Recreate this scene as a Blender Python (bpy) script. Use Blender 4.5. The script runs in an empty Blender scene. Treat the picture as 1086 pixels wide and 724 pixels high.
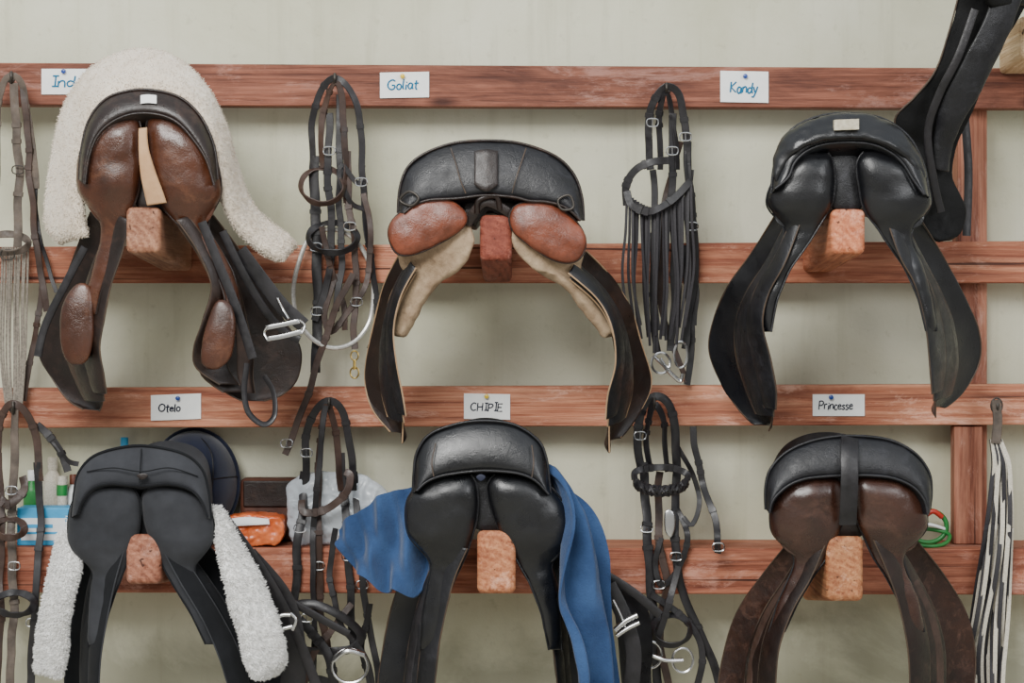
import bpy, math, random
from mathutils import Vector, noise
random.seed(4)
S=0.0022; D=4.5; UC=543; VH=330; ZH=1.6
SH=.17   # how far the lower ledge stands out from the wall
def P(u,v,d):
    k=S*(D-d)/D
    return Vector(((u-UC)*k,-d,ZH+(VH-v)*k))
def C(h,a=1.0):
    r=[int(h[i:i+2],16)/255 for i in (0,2,4)]
    return tuple((c/12.92 if c<=.04045 else ((c+.055)/1.055)**2.4) for c in r)+(a,)
# ---------------------------------------------------------------- materials
def newmat(name):
    m=bpy.data.materials.new(name); m.use_nodes=True
    nt=m.node_tree; b=nt.nodes['Principled BSDF']
    tc=nt.nodes.new('ShaderNodeTexCoord'); return m,nt,b,tc
def nz(nt,vec,scale,detail=4,rough=.5,dist=0):
    n=nt.nodes.new('ShaderNodeTexNoise'); n.inputs['Scale'].default_value=scale
    n.inputs['Detail'].default_value=detail; n.inputs['Roughness'].default_value=rough
    n.inputs['Distortion'].default_value=dist
    nt.links.new(vec,n.inputs['Vector']); return n
def ramp(nt,fac,stops):
    r=nt.nodes.new('ShaderNodeValToRGB'); e=r.color_ramp.elements
    while len(e)<len(stops): e.new(.5)
    for i,(p,c) in enumerate(stops): e[i].position=p; e[i].color=c
    nt.links.new(fac,r.inputs['Fac']); return r
def bump(nt,b,h,strength,dist=.002):
    n=nt.nodes.new('ShaderNodeBump'); n.inputs['Strength'].default_value=strength
    n.inputs['Distance'].default_value=dist
    nt.links.new(h,n.inputs['Height']); nt.links.new(n.outputs['Normal'],b.inputs['Normal'])
def mix(nt,f,a,b_):
    n=nt.nodes.new('ShaderNodeMix'); n.data_type='RGBA'
    for s,v in ((0,f),(6,a),(7,b_)):
        if hasattr(v,'links'): nt.links.new(v,n.inputs[s])
        else: n.inputs[s].default_value=v
    return n.outputs[2]
def mth(nt,op,a,b=None,c=None):
    n=nt.nodes.new('ShaderNodeMath'); n.operation=op
    for i,v in enumerate((a,b,c)):
        if v is None: continue
        if hasattr(v,'links'): nt.links.new(v,n.inputs[i])
        else: n.inputs[i].default_value=v
    return n.outputs[0]
def leather(name,c1,c2,rough=.38,b=.25,scale=7,spec=.5,coat=.0,wear=None,lump=1.6):
    m,nt,bs,tc=newmat(name)
    n=nz(nt,tc.outputs['Object'],scale,6,.65)
    r=ramp(nt,n.outputs['Fac'],[(.3,C(c1)),(.72,C(c2))]); col=r.outputs['Color']
    if wear:
        nw=nz(nt,tc.outputs['Object'],scale*2.2,8,.75,.6)
        wf=ramp(nt,nw.outputs['Fac'],[(.52,(0,0,0,1)),(.74,(.6,)*3+(1,))])
        col=mix(nt,wf.outputs['Color'],col,C(wear))
    nt.links.new(col,bs.inputs['Base Color'])
    n2=nz(nt,tc.outputs['Object'],scale*3,5,.65)
    rr=ramp(nt,n2.outputs['Fac'],[(.3,(rough*.7,)*3+(1,)),(.75,(min(1,rough*1.6),)*3+(1,))])
    nt.links.new(rr.outputs['Color'],bs.inputs['Roughness'])
    n3=nz(nt,tc.outputs['Object'],420,3,.6)
    n4=nz(nt,tc.outputs['Object'],45,4,.55,.8)
    vo=nt.nodes.new('ShaderNodeTexVoronoi'); vo.feature='DISTANCE_TO_EDGE'; vo.inputs['Scale'].default_value=38
    nd=nz(nt,tc.outputs['Object'],20,3,.6)
    ad=nt.nodes.new('ShaderNodeVectorMath'); ad.operation='MULTIPLY_ADD'; ad.inputs[1].default_value=(.06,)*3
    nt.links.new(nd.outputs['Color'],ad.inputs[0]); nt.links.new(tc.outputs['Object'],ad.inputs[2]); nt.links.new(ad.outputs[0],vo.inputs['Vector'])
    cz=ramp(nt,vo.outputs['Distance'],[(0,(0,0,0,1)),(.07,(1,1,1,1))])
    h=mth(nt,'MULTIPLY_ADD',n4.outputs['Fac'],lump,n3.outputs['Fac'])
    h=mth(nt,'MULTIPLY_ADD',cz.outputs['Color'],.2,h)
    bump(nt,bs,h,b,.0015)
    bs.inputs['Specular IOR Level'].default_value=spec
    bs.inputs['Coat Weight'].default_value=coat; bs.inputs['Coat Roughness'].default_value=.22
    return m
def plain(name,c,rough=.5,metal=0,b=.1,sc=60,c2=None):
    m,nt,bs,tc=newmat(name)
    n=nz(nt,tc.outputs['Object'],sc,4,.6)
    r=ramp(nt,n.outputs['Fac'],[(.3,C(c)),(.7,C(c2 or c))])
    nt.links.new(r.outputs['Color'],bs.inputs['Base Color'])
    bs.inputs['Roughness'].default_value=rough; bs.inputs['Metallic'].default_value=metal
    if b: bump(nt,bs,n.outputs['Fac'],b,.001)
    return m
def cloth(name,c,c2,sc=500,b=.5,sheen=.08):
    m,nt,bs,tc=newmat(name)
    n=nz(nt,tc.outputs['Object'],9,5,.6); r=ramp(nt,n.outputs['Fac'],[(.3,C(c)),(.7,C(c2))])
    nt.links.new(r.outputs['Color'],bs.inputs['Base Color'])
    n2=nz(nt,tc.outputs['Object'],sc,2,.7)
    bump(nt,bs,n2.outputs['Fac'],b,.002); bs.inputs['Roughness'].default_value=.95
    bs.inputs['Sheen Weight'].default_value=sheen; bs.inputs['Specular IOR Level'].default_value=.15
    return m
def wood(name,axis,dark,mid,light,seed=0,peg=False):
    m,nt,bs,tc=newmat(name); ob=tc.outputs['Object']
    def mp(ax,ot,off=0):
        n=nt.nodes.new('ShaderNodeMapping'); st=[ot]*3; st[axis]=ax; n.inputs['Scale'].default_value=st
        n.inputs['Location'].default_value=(seed*1.3+off,seed*.7+off,seed*2.1+off); nt.links.new(ob,n.inputs['Vector']); return n.outputs[0]
    g1=nz(nt,mp(1.4,38),1,6,.65,1.4)
    g2=nz(nt,mp(6,190,3),1,4,.6)
    n1=nz(nt,mp(2.4,10,5),1,7,.72,.6)
    n2=nz(nt,mp(4,15,9),1,8,.8,.4)
    c1=ramp(nt,g1.outputs['Fac'],[(.36,C(dark)),(.46,C(mid)),(.60,C(light))]).outputs['Color']
    if peg:
        w=nt.nodes.new('ShaderNodeTexWave'); w.wave_type='RINGS'; w.rings_direction='XYZ'[axis]
        w.inputs['Scale'].default_value=22; w.inputs['Distortion'].default_value=3; w.inputs['Detail'].default_value=3
        mw=nt.nodes.new('ShaderNodeMapping'); st=[1,1,1]; st[axis]=.1; mw.inputs['Scale'].default_value=st
        mw.inputs['Location'].default_value=(.05+.02*(seed%3),0,.03-.03*(seed%2)); nt.links.new(ob,mw.inputs['Vector']); nt.links.new(mw.outputs[0],w.inputs['Vector'])
        c1=mix(nt,.35,c1,ramp(nt,w.outputs['Fac'],[(.1,C(dark)),(.5,C(mid)),(.9,C(light))]).outputs['Color'])
    fb=ramp(nt,g2.outputs['Fac'],[(.32,C(dark)),(.58,C(light))]).outputs['Color']
    c2=mix(nt,.36,c1,fb)
    t=ramp(nt,n1.outputs['Fac'],[(.42,(0,0,0,1)),(.68,(.8,)*3+(1,))])
    c3=mix(nt,t.outputs['Color'],c2,C(dark))
    s=ramp(nt,n2.outputs['Fac'],[(.54,(0,0,0,1)),(.64,(.6,)*3+(1,))])
    L=C(light); g=(L[0]+L[1]+L[2])/3
    pale=tuple(min(1,(x*.75+g*.25)*1.25+.05) for x in L[:3])+(1,)
    c4=mix(nt,s.outputs['Color'],c3,pale)
    cr_=nz(nt,mp(1.1,75,14),1,2,.5,.3)
    ck=ramp(nt,cr_.outputs['Fac'],[(.28,(.85,)*3+(1,)),(.33,(0,0,0,1))])
    c4=mix(nt,ck.outputs['Color'],c4,C('2c130c'))
    if not peg:
        vo=nt.nodes.new('ShaderNodeTexVoronoi'); vo.inputs['Scale'].default_value=1
        nt.links.new(mp(3.4,9,2),vo.inputs['Vector'])
        kr=ramp(nt,vo.outputs['Distance'],[(.07,(.9,)*3+(1,)),(.17,(0,0,0,1))])
        c4=mix(nt,kr.outputs['Color'],c4,C('34160e'))
    nt.links.new(c4,bs.inputs['Base Color']); bs.inputs['Roughness'].default_value=.65
    bs.inputs['Specular IOR Level'].default_value=.3
    bump(nt,bs,mth(nt,'ADD',g2.outputs['Fac'],g1.outputs['Fac']),.7,.003)
    return m
M={}
M['rail_top']=wood('stained_wood_dark',0,'43231b','754433','98604c',1)
M['rail']=wood('stained_wood_red',0,'6c3526','a45e44','c88a6a',2)
M['rail3']=wood('stained_wood_red_b',0,'723a2a','ac6649','d09474',3)
M['rail4']=wood('stained_wood_red_c',0,'602e20','96543d','be7c60',5.5)
M['post']=wood('stained_post',2,'603226','8e543f','ae765e',4)
M['pegs']=[wood('stained_peg_%d'%i,1,d,m_,l,5+i,True) for i,(d,m_,l) in enumerate([
 ('64382a','92624a','b28468'),('602a20','8a4434','a65e4a'),('8e442a','c0704a','da906a'),
 ('643628','925a44','ae7860'),('7c402a','ae6c48','ce9068'),('763f28','b2704a','cc9468'),('a8845e','d0ae84','e4cba8')])]
M['black']=leather('black_leather','070709','16171b',.3,.3,7,.5,.15)
M['black2']=leather('worn_black_leather','0a0a0c','1d1d21',.38,.4,10,.45,0,'34343a')
M['matteblack']=leather('matte_black_leather','070707','121213',.55,.3,8,.25,0)
M['dkbrown']=leather('dark_brown_leather','120b08','261813',.36,.35,8,.45,.05,'4a362c')
M['brown']=leather('brown_leather','2a160d','522c1a',.28,.35,6,.5,.2,'764c34')
M['tan']=leather('tan_leather','4a2210','864630',.34,.45,14,.5,.1,'28100a',2.5)
M['cherry']=leather('chestnut_leather','21120d','42281e',.26,.3,6,.5,.25,'5e4034')
M['mottled']=leather('scuffed_chestnut_leather','1c100c','3c241a',.42,.4,12,.4,0,'6e4e40',2.5)
M['suede']=leather('pale_panel_leather','7c6650','b8a286',.7,.6,16,.2,0,'4c3a2a',3)
M['beige']=leather('beige_leather','a27a56','c8a27c',.6,.2,10,.3)
M['greysyn']=cloth('charcoal_synthetic','2c2d30','3e3f43',900,.25,.06)
M['greydark']=cloth('charcoal_dark','141517','202124',900,.25,.05)
M['strapb']=leather('black_strap_leather','0e0d0f','252225',.4,.2,20)
M['strapbr']=leather('brown_strap_leather','261913','4a362d',.45,.2,20)
M['strapgr']=leather('dusty_strap_leather','3a322c','6c6056',.65,.3,20)
M['piping']=leather('leather_edge','30261f','524030',.5,.1,20)
M['pale_edge']=leather('pale_leather_edge','8a6e50','b09272',.5,.1,20)
M['steel']=plain('polished_steel','c8c8c8',.25,1,.02)
M['brass']=plain('brass','d8b868',.3,1,.02)
M['iron']=plain('dull_iron','4a4642',.5,.8,.1)
M['blue']=cloth('blue_fleece_cloth','24385a','3a547c',250,.9,.15)
M['cord']=plain('silvery_ring','b0aea8',.3,.5,.05,200,'dad8d2')
M['cream']=plain('cream_cord','b4ac9a',.85,0,.3,300,'dcd5c6')
M['cblack']=plain('black_cord','1a181b',.6,0,.3,300,'302d32')
M['dust']=plain('dusty_cord','665f56',.85,0,.3,200,'958c80')
M['card']=plain('card_white','e6e8e6',.7,0,.05,30,'f2f2ee')
M['tag']=plain('worn_pale_tag','a89e86',.7,0,.3,120,'ccc4ae')
M['inkteal']=plain('teal_ink','006a92',.6,0,0)
M['inknavy']=plain('navy_ink','10162e',.6,0,0)
M['pinblue']=plain('blue_plastic_pin','20408c',.3,0,0)
M['pinyel']=plain('yellow_plastic_pin','d8b830',.3,0,0)
M['navy']=cloth('navy_velvet','0e1220','1c2338',700,.4,.3)
M['orange']=plain('orange_wrapper','b84410',.3,0,.6,25,'e07a48')
M['whitep']=plain('white_plastic','d8dcdc',.4,0,.1,20,'eceeee')
M['skyblue']=plain('sky_blue_carton','2c92c4',.5,0,.05,20,'44a8d8')
M['green']=plain('green_plastic','1e6e30',.4,0,.05,20,'2c8a42')
M['redp']=plain('red_plastic','9c2418',.4,0,.05,20,'c03424')
M['cloth_br']=leather('brown_case_leather','3a1e14','5c3424',.55,.3,15)
def fleece(name,c,c2):
    m,nt,bs,tc=newmat(name)
    v=nt.nodes.new('ShaderNodeTexVoronoi'); v.inputs['Scale'].default_value=190
    nn=nz(nt,tc.outputs['Object'],90,3,.6)
    ad=nt.nodes.new('ShaderNodeVectorMath'); ad.operation='MULTIPLY_ADD'; ad.inputs[1].default_value=(.02,)*3
    nt.links.new(nn.outputs['Color'],ad.inputs[0]); nt.links.new(tc.outputs['Object'],ad.inputs[2])
    nt.links.new(ad.outputs[0],v.inputs['Vector'])
    n=nz(nt,tc.outputs['Object'],14,5,.7); r=ramp(nt,n.outputs['Fac'],[(.3,C(c)),(.7,C(c2))])
    nt.links.new(r.outputs['Color'],bs.inputs['Base Color'])
    bump(nt,bs,v.outputs['Distance'],.4,.002); bs.inputs['Roughness'].default_value=1
    bs.inputs['Sheen Weight'].default_value=.5; bs.inputs['Specular IOR Level'].default_value=.1
    return m
M['fleece']=fleece('cream_fleece','cfbfaa','e8dccb')
M['fleecew']=fleece('white_fleece','dfddd9','f6f5f2')
m,nt,bs,tc=newmat('clear_plastic_bag'); bs.inputs['Base Color'].default_value=(.7,.76,.82,1)
bs.inputs['Alpha'].default_value=.55; bs.inputs['Roughness'].default_value=.1
n=nz(nt,tc.outputs['Object'],22,3,.5,1.2); bump(nt,bs,n.outputs['Fac'],.8,.015); M['bag']=m
# wall
m,nt,bs,tc=newmat('painted_plaster')
n=nz(nt,tc.outputs['Object'],1.6,7,.62,.4)
r=ramp(nt,n.outputs['Fac'],[(.3,C('b8b79c')),(.5,C('c8c7b0')),(.75,C('d6d5c2'))])
n2=nz(nt,tc.outputs['Object'],30,5,.7)
sp=ramp(nt,n2.outputs['Fac'],[(.25,C('a6a48e')),(.42,C('ffffff'))])
mm=nt.nodes.new('ShaderNodeMix'); mm.data_type='RGBA'; mm.blend_type='MULTIPLY'; mm.inputs[0].default_value=.3
nt.links.new(r.outputs['Color'],mm.inputs[6]); nt.links.new(sp.outputs['Color'],mm.inputs[7])
mpd=nt.nodes.new('ShaderNodeMapping'); mpd.inputs['Scale'].default_value=(16,1,1.1); nt.links.new(tc.outputs['Object'],mpd.inputs['Vector'])
nd=nz(nt,mpd.outputs[0],1,5,.6,.3); rd=ramp(nt,nd.outputs['Fac'],[(.54,(0,0,0,1)),(.75,(.45,)*3+(1,))])
cw=mix(nt,rd.outputs['Color'],mm.outputs[2],C('a6a48a'))
sx=nt.nodes.new('ShaderNodeSeparateXYZ'); nt.links.new(tc.outputs['Object'],sx.inputs[0])
ns=nz(nt,tc.outputs['Object'],3.2,6,.65,.5)
va=mth(nt,'MULTIPLY_ADD',ns.outputs['Fac'],-.6,sx.outputs['Z'])
dr=ramp(nt,va,[(.46,(1,1,1,1)),(.58,(0,0,0,1))])
c=mix(nt,mth(nt,'MULTIPLY',dr.outputs['Color'],.6),cw,C('868370'))
nt.links.new(c,bs.inputs['Base Color']); bs.inputs['Roughness'].default_value=.85
bs.inputs['Specular IOR Level'].default_value=.2
bump(nt,bs,n2.outputs['Fac'],.35,.004); M['wall']=m
M['floor']=plain('concrete_floor','9a968a',.9,0,.3,8,'b2aea0')

# ---------------------------------------------------------------- geometry
def cr(pts,n,closed=False,arc=True):
    pts=[tuple(p) for p in pts]; N=len(pts)
    segs=N if closed else N-1
    def g(i): return pts[i%N] if closed else pts[max(0,min(N-1,i))]
    def ev(x):
        i=min(int(x),segs-1); t=x-i
        a,b,c,d=g(i-1),g(i),g(i+1),g(i+2)
        return tuple(.5*((2*b[k])+(-a[k]+c[k])*t+(2*a[k]-5*b[k]+4*c[k]-d[k])*t*t+(-a[k]+3*b[k]-3*c[k]+d[k])*t**3) for k in range(len(b)))
    cnt=n if closed else n-1
    if not arc: return [ev(segs*j/cnt) for j in range(n)]
    K=segs*12; ds=[ev(segs*j/K) for j in range(K+1)]; L=[0]
    for a,b in zip(ds,ds[1:]): L.append(L[-1]+math.dist(a,b))
    out=[];j=0
    for q in range(n):
        s=L[-1]*q/cnt
        while j<K-1 and L[j+1]<s: j+=1
        f=(s-L[j])/max(1e-9,L[j+1]-L[j]); out.append(tuple(ds[j][k]+(ds[j+1][k]-ds[j][k])*f for k in range(len(ds[j]))))
    return out
def rings(R,closed=False,cap=True):
    n=len(R[0]); V=[p for r in R for p in r]; F=[]
    rr=len(R)
    for i in range(rr if closed else rr-1):
        a=i*n; b=((i+1)%rr)*n
        for j in range(n):
            k=(j+1)%n; F.append((a+j,a+k,b+k,b+j))
    if cap and not closed:
        F.append(tuple(range(n))[::-1]); F.append(tuple((rr-1)*n+j for j in range(n)))
    return V,F
def frames(pts,closed):
    n=len(pts);T=[]
    for i in range(n):
        a=pts[(i-1)%n] if closed else pts[max(0,i-1)]
        b=pts[(i+1)%n] if closed else pts[min(n-1,i+1)]
        t=(b-a); T.append(t.normalized() if t.length>1e-9 else Vector((0,0,1)))
    return T
LOW=[False]; KEEP=[False]; SD=[0]
def cl(pts):
    if not LOW[0]: return pts
    return [(u,v,max(d,.11+(SH+.012-.11)*min(1,max(0,(v-490)/75)))+(0 if d<.15 or v<560 else (d-.15)*.35)) for u,v,d in pts]
def tubew(pts,r,n=8,closed=False):
    T=frames(pts,closed); R=[]
    up=Vector((0,-1,0)) if abs(T[0].y)<.9 else Vector((1,0,0))
    for p,t in zip(pts,T):
        up=(up-t*up.dot(t)); up=up.normalized() if up.length>1e-6 else t.orthogonal().normalized()
        s=t.cross(up)
        R.append([p+(up*math.cos(a)+s*math.sin(a))*r for a in [2*math.pi*j/n for j in range(n)]])
    return rings(R,closed)
def tube(path,r,n=8,closed=False,k=None):
    k=k or max(8,len(path)*6)
    return tubew([P(*p) for p in cl(cr(path,k,closed))],r,n,closed)
def strap(path,w,t=.0035,roll=0,closed=False,roll1=None,k=None):
    k=k or max(12,len(path)*8); q=cl(cr(path,k,closed))
    keep=KEEP[0]; SD[0]+=1
    if keep and not closed:
        q=[(u+2.6*noise.noise(Vector((SD[0]*3.1,v*.03,0))),v,d+.004*noise.noise(Vector((SD[0]*1.7,v*.03,5)))) for u,v,d in q]
    pts=[P(*p) for p in q]
    T=frames(pts,closed); R=[]; w=w*S*(.86 if keep else .95); prev=None; FR=[]
    def sect(p,W2,N2,w,t):
        e=.88
        return [p-W2*w/2-N2*t/2*.5,p-W2*w/2+N2*t/2*.5,p-W2*w/2*e+N2*t/2,p+W2*w/2*e+N2*t/2,p+W2*w/2+N2*t/2*.5,p+W2*w/2-N2*t/2*.5,p+W2*w/2*e-N2*t/2,p-W2*w/2*e-N2*t/2]
    for i,(p,tt) in enumerate(zip(pts,T)):
        a=roll if roll1 is None else roll+(roll1-roll)*i/(k-1)
        if keep: a+=.7*noise.noise(Vector((SD[0]*2.3,i*.12,9)))
        N=Vector((0,-1,0)); N=N-tt*N.dot(tt)
        N=N.normalized() if N.length>1e-4 else (prev or Vector((1,0,0)))
        prev=N.copy()
        Wd=tt.cross(N).normalized()
        ca,sa=math.cos(a),math.sin(a)
        W2=Wd*ca+N*sa; N2=N*ca-Wd*sa; FR.append((p,tt,W2,N2))
        R.append(sect(p,W2,N2,w,t))
    g=rings(R,closed)
    if keep and w>.013 and k>=24 and not closed:
        gs=[g]
        for f in (.28,.36,.66):
            p,tt,W2,N2=FR[int(f*k)]
            gs.append(rings([sect(p+tt*s_,W2,N2,w*1.18,t*2.4) for s_ in (-.005,-.002,.002,.005)]))
        g=join(gs)
    return g
def loft(st,n=44,m=12,t=.005,k=8,camber=0.0,fl=None,tf=None,er=.06):
    sm=cr(st,n,arc=False); A=[P(*x[:3]) for x in sm]; B=[P(*x[3:6]) for x in sm]
    mid=[(a+b)/2 for a,b in zip(A,B)]; T=frames(mid,False); R=[]; pn=None
    for i in range(n):
        W=B[i]-A[i]; N=T[i].cross(W)
        N=N.normalized() if N.length>1e-7 else (pn or Vector((0,-1,0)))
        if pn is None:
            if N.y>0: N=-N
        elif N.dot(pn)<0: N=-N
        pn=N
        x=min(i,n-1-i)/(n*er+1e-6); e=math.sqrt(max(0.04,1-(1-min(1,x))**2))
        if tf: e*=tf(i/(n-1))
        fr=[];bk=[]
        for j in range(m+1):
            s=(1-math.cos(math.pi*j/m))/2
            h=t/2*e*max(0.0,1-abs(2*s-1)**k)**(1/k)
            c=camber*4*s*(1-s); p=A[i]+W*s
            fl_o=fl(i/(n-1),s) if fl else 0
            fr.append(p+N*(h+c+fl_o))
            if 0<j<m: bk.append(p+N*(-h+c+fl_o))
        R.append(fr+bk[::-1])
    return rings(R)
def puff(outline,d0,d1,bulge=.03,n=44,bs=(.7,.7),bo=(0,0),pw=2.2,Q=8,shift=(0,0)):
    ws=[P(u,v,d0) for u,v in cr(outline,n,True)]
    c=Vector((sum(p.x for p in ws)/n,-d0,sum(p.z for p in ws)/n)); R=[]
    for q in range(1,Q+1):
        rho=math.sin(math.pi/2*q/Q); y=-bulge*max(0,1-rho**pw)**(1/pw)
        R.append([Vector((c.x+(p.x-c.x)*rho+shift[0]*(1-rho),-d0+y,c.z+(p.z-c.z)*rho+shift[1]*(1-rho))) for p in ws])
    for q in range(1,7):
        f=q/6; sx=1+(bs[0]-1)*f; sz=1+(bs[1]-1)*f
        R.append([Vector((c.x+bo[0]*f+(p.x-c.x)*sx,-d0+(d0-d1)*f,c.z+bo[1]*f+(p.z-c.z)*sz)) for p in ws])
    return rings(R)
def archbody(outer,lower,dO,dL,d1,bulge=.012,n=60,m=10,T=10,waist=.32,dip=.5):
    o=[P(u,v,dO) for u,v in cr(outer,n)]; l=[P(u,v,dL) for u,v in cr(lower,n)]
    xc=sum(p.x for p in o)/n; zc=min(min(p.z for p in l),min(p.z for p in o)); R=[]
    def pos(V,q):
        s=math.sin(math.pi*q)
        return Vector((xc+(V.x-xc)*(1-waist*q**.7),V.y+q*(dO-d1),zc+(V.z-zc)*(1-dip*s*.9-.1*q)))
    for O,L in zip(o,l):
        r=[]
        for j in range(m+1):
            f=j/m; p=O.lerp(L,f); p.y-=bulge*math.sin(math.pi*f)**.6; r.append(p)
        for q in range(1,T+1): r.append(pos(L,q/T))
        for q in range(T,0,-1): r.append(pos(O,q/T)+Vector((0,0,.004)))
        R.append(r)
    return rings(R)
def box8(uL,vTL,vBL,uR,vTR,vBR,dF,dB,tilt=0):
    f=[P(uL,vTL,dF),P(uR,vTR,dF),P(uR,vBR,dF),P(uL,vBL,dF)]
    b=[Vector((p.x,-dB,p.z-tilt)) for p in f]
    V=f+b
    return V,[(0,3,2,1),(4,5,6,7),(0,1,5,4),(1,2,6,5),(2,3,7,6),(3,0,4,7)]
def boxw(c,s,rot=0):
    V=[]; 
    for z in (-1,1):
        for x,y in ((-1,-1),(1,-1),(1,1),(-1,1)):
            X=x*s[0]/2; Z=z*s[2]/2
            V.append(Vector((c[0]+X*math.cos(rot)-Z*math.sin(rot),c[1]+y*s[1]/2,c[2]+X*math.sin(rot)+Z*math.cos(rot))))
    return V,[(0,3,2,1),(4,5,6,7),(0,1,5,4),(1,2,6,5),(2,3,7,6),(3,0,4,7)]
def lathe(prof,c,axis='z',n=28):
    R=[]
    for r,h in prof:
        R.append([Vector(c)+(Vector((r*math.cos(a),r*math.sin(a),h)) if axis=='z' else Vector((r*math.cos(a),-h,r*math.sin(a)))) for a in [2*math.pi*j/n for j in range(n)]])
    return rings(R)
def join(gs):
    V=[];F=[]
    for v,f in gs:
        o=len(V); V+=list(v); F+=[tuple(i+o for i in q) for q in f]
    return V,F
SPLIT={'buckle','stirrup_leather','billet_strap','stitching','girth_ring'}
class Thing:
    def __init__(s,name,label,cat,group=None):
        s.e=bpy.data.objects.new(name,None); bpy.context.collection.objects.link(s.e)
        s.e.empty_display_size=.05
        s.e['label']=label; s.e['category']=cat
        if group: s.e['group']=group
        s.parts=[]
    def part(s,name,geoms,mat,bevel=0,label=None,fuzz=None,ang=50,par=None,sub=0,tuft=None):
        if isinstance(geoms,tuple): geoms=[geoms]
        for g in ([[x] for x in geoms] if name in SPLIT else [geoms]):
            o=mesh(name,g,mat,bevel,fuzz,ang,sub,tuft)
            if label:o['label']=label
            s.parts.append((o,par))
        return o
    def done(s):
        xs=[v.co for o,_ in s.parts for v in o.data.vertices]
        L=Vector(((min(v.x for v in xs)+max(v.x for v in xs))/2,(min(v.y for v in xs)+max(v.y for v in xs))/2,min(v.z for v in xs)))
        s.e.location=L
        for o,p in s.parts:
            for v in o.data.vertices: v.co-=L
            o.parent=p or s.e
        return s.e
def mesh(name,geoms,mat,bevel=0,fuzz=None,ang=50,sub=0,tuft=None):
    V,F=join(geoms); me=bpy.data.meshes.new(name); me.from_pydata([tuple(v) for v in V],[],F); me.validate(); me.update()
    import bmesh
    bm=bmesh.new(); bm.from_mesh(me); bmesh.ops.recalc_face_normals(bm,faces=bm.faces); bm.to_mesh(me); bm.free()
    if fuzz:
        amp,sc=fuzz; me.update(); ns=[v.normal.copy() for v in me.vertices]
        for v,nn in zip(me.vertices,ns):
            a=noise.noise(v.co*sc)+.6*noise.noise(v.co*sc*2.3)+.5*noise.noise(v.co*sc*.3)
            v.co+=nn*amp*a
    if tuft:
        N,ln,rad=tuft; me.update()
        vs=[(v.co.copy(),v.normal.copy()) for v in me.vertices]
        V2=[v.co.copy() for v in me.vertices]; F2=[tuple(p.vertices) for p in me.polygons]
        for _ in range(N):
            p,nn=random.choice(vs)
            d=Vector([random.uniform(-1,1) for _ in range(3)]); 
            p=p+d*.003
            dr=(nn+d*.8+Vector((0,0,-.25))).normalized(); b=dr.orthogonal().normalized(); c=dr.cross(b); o=len(V2)
            side=(b*random.uniform(-1,1)+c*random.uniform(-1,1))*.35; L=ln*random.uniform(.5,1.1)
            for i,(f,rr) in enumerate(((0,1),(.45,.9),(.8,.6))):
                cc=p-nn*.001+dr*L*f+side*L*f*f
                for a in (0,2.094,4.189): V2.append(cc+(b*math.cos(a)+c*math.sin(a))*rad*rr)
            V2.append(p+dr*L+side*L)
            for i in (0,3):
                for j in range(3):
                    k=(j+1)%3; F2.append((o+i+j,o+i+k,o+i+3+k,o+i+3+j))
            for j in range(3): F2.append((o+6+j,o+6+(j+1)%3,o+9))
        me2=bpy.data.meshes.new(name); me2.from_pydata([tuple(v) for v in V2],[],F2); me2.update(); bpy.data.meshes.remove(me); me=me2
    me.polygons.foreach_set('use_smooth',[True]*len(me.polygons))
    if ang<180: me.set_sharp_from_angle(angle=math.radians(ang))
    me.materials.append(M[mat] if isinstance(mat,str) else mat)
    o=bpy.data.objects.new(name,me); bpy.context.collection.objects.link(o)
    if bevel:
        b=o.modifiers.new('bevel','BEVEL'); b.width=bevel; b.segments=3; b.limit_method='ANGLE'
    return o
def single(name,geoms,mat,label=None,cat=None,group=None,kind=None,bevel=0,**k):
    if isinstance(geoms,tuple): geoms=[geoms]
    o=mesh(name,geoms,mat,bevel,**k)
    co=[v.co.copy() for v in o.data.vertices]
    L=Vector(((min(v.x for v in co)+max(v.x for v in co))/2,(min(v.y for v in co)+max(v.y for v in co))/2,min(v.z for v in co)))
    for v in o.data.vertices: v.co-=L
    o.location=L
    if label:o['label']=label
    if cat:o['category']=cat
    if group:o['group']=group
    if kind:o['kind']=kind
    return o
# ---------------------------------------------------------------- shell
def bx(x0,x1,y0,y1,z0,z1): return boxw(((x0+x1)/2,(y0+y1)/2,(z0+z1)/2),(x1-x0,y1-y0,z1-z0))
w=mesh('wall_back',[bx(-2.6,2.6,0,.15,0,3.1)],'wall'); w['kind']='structure'; w['label']='pale greenish cream plastered wall with damp stains'
f=mesh('floor',[bx(-2.6,2.6,-5.5,.15,-.1,0)],'floor'); f['kind']='structure'; f['label']='grey concrete floor'
GR='horizontal rack rails'
single('wall_rail',box8(-70,66,111,1022,72,115,.11,.06),'rail_top','dark reddish stained timber rail carrying name cards','rail',GR,bevel=.003)
single('wall_rail',box8(1030,72,115,1180,72,115,.11,.06),'rail_top','short dark stained timber rail beside the upright post','rail',GR,bevel=.003)
single('wall_rail',box8(-70,262,300,1180,255,300,.11,.06),'rail','red stained timber rail holding the upper saddle pegs','rail',GR,bevel=.003)
single('wall_rail',box8(-70,412,454,1180,407,450,.11,.06),'rail3','red stained timber rail carrying name cards','rail',GR,bevel=.003)
single('shelf_rail',box8(-70,580,628,1180,582,631,SH,.0),'rail4','deep red stained timber ledge holding lower saddle pegs','rail',GR,bevel=.004)
single('rack_post',box8(1016,110,584,1047,110,584,.06,.0),'post','red stained upright timber post fixed to the wall','post',bevel=.003)
single('rack_post',box8(1012,452,577,1042,452,577,.10,.061),'post','short stained timber upright standing on the ledge','post',bevel=.003)
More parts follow.
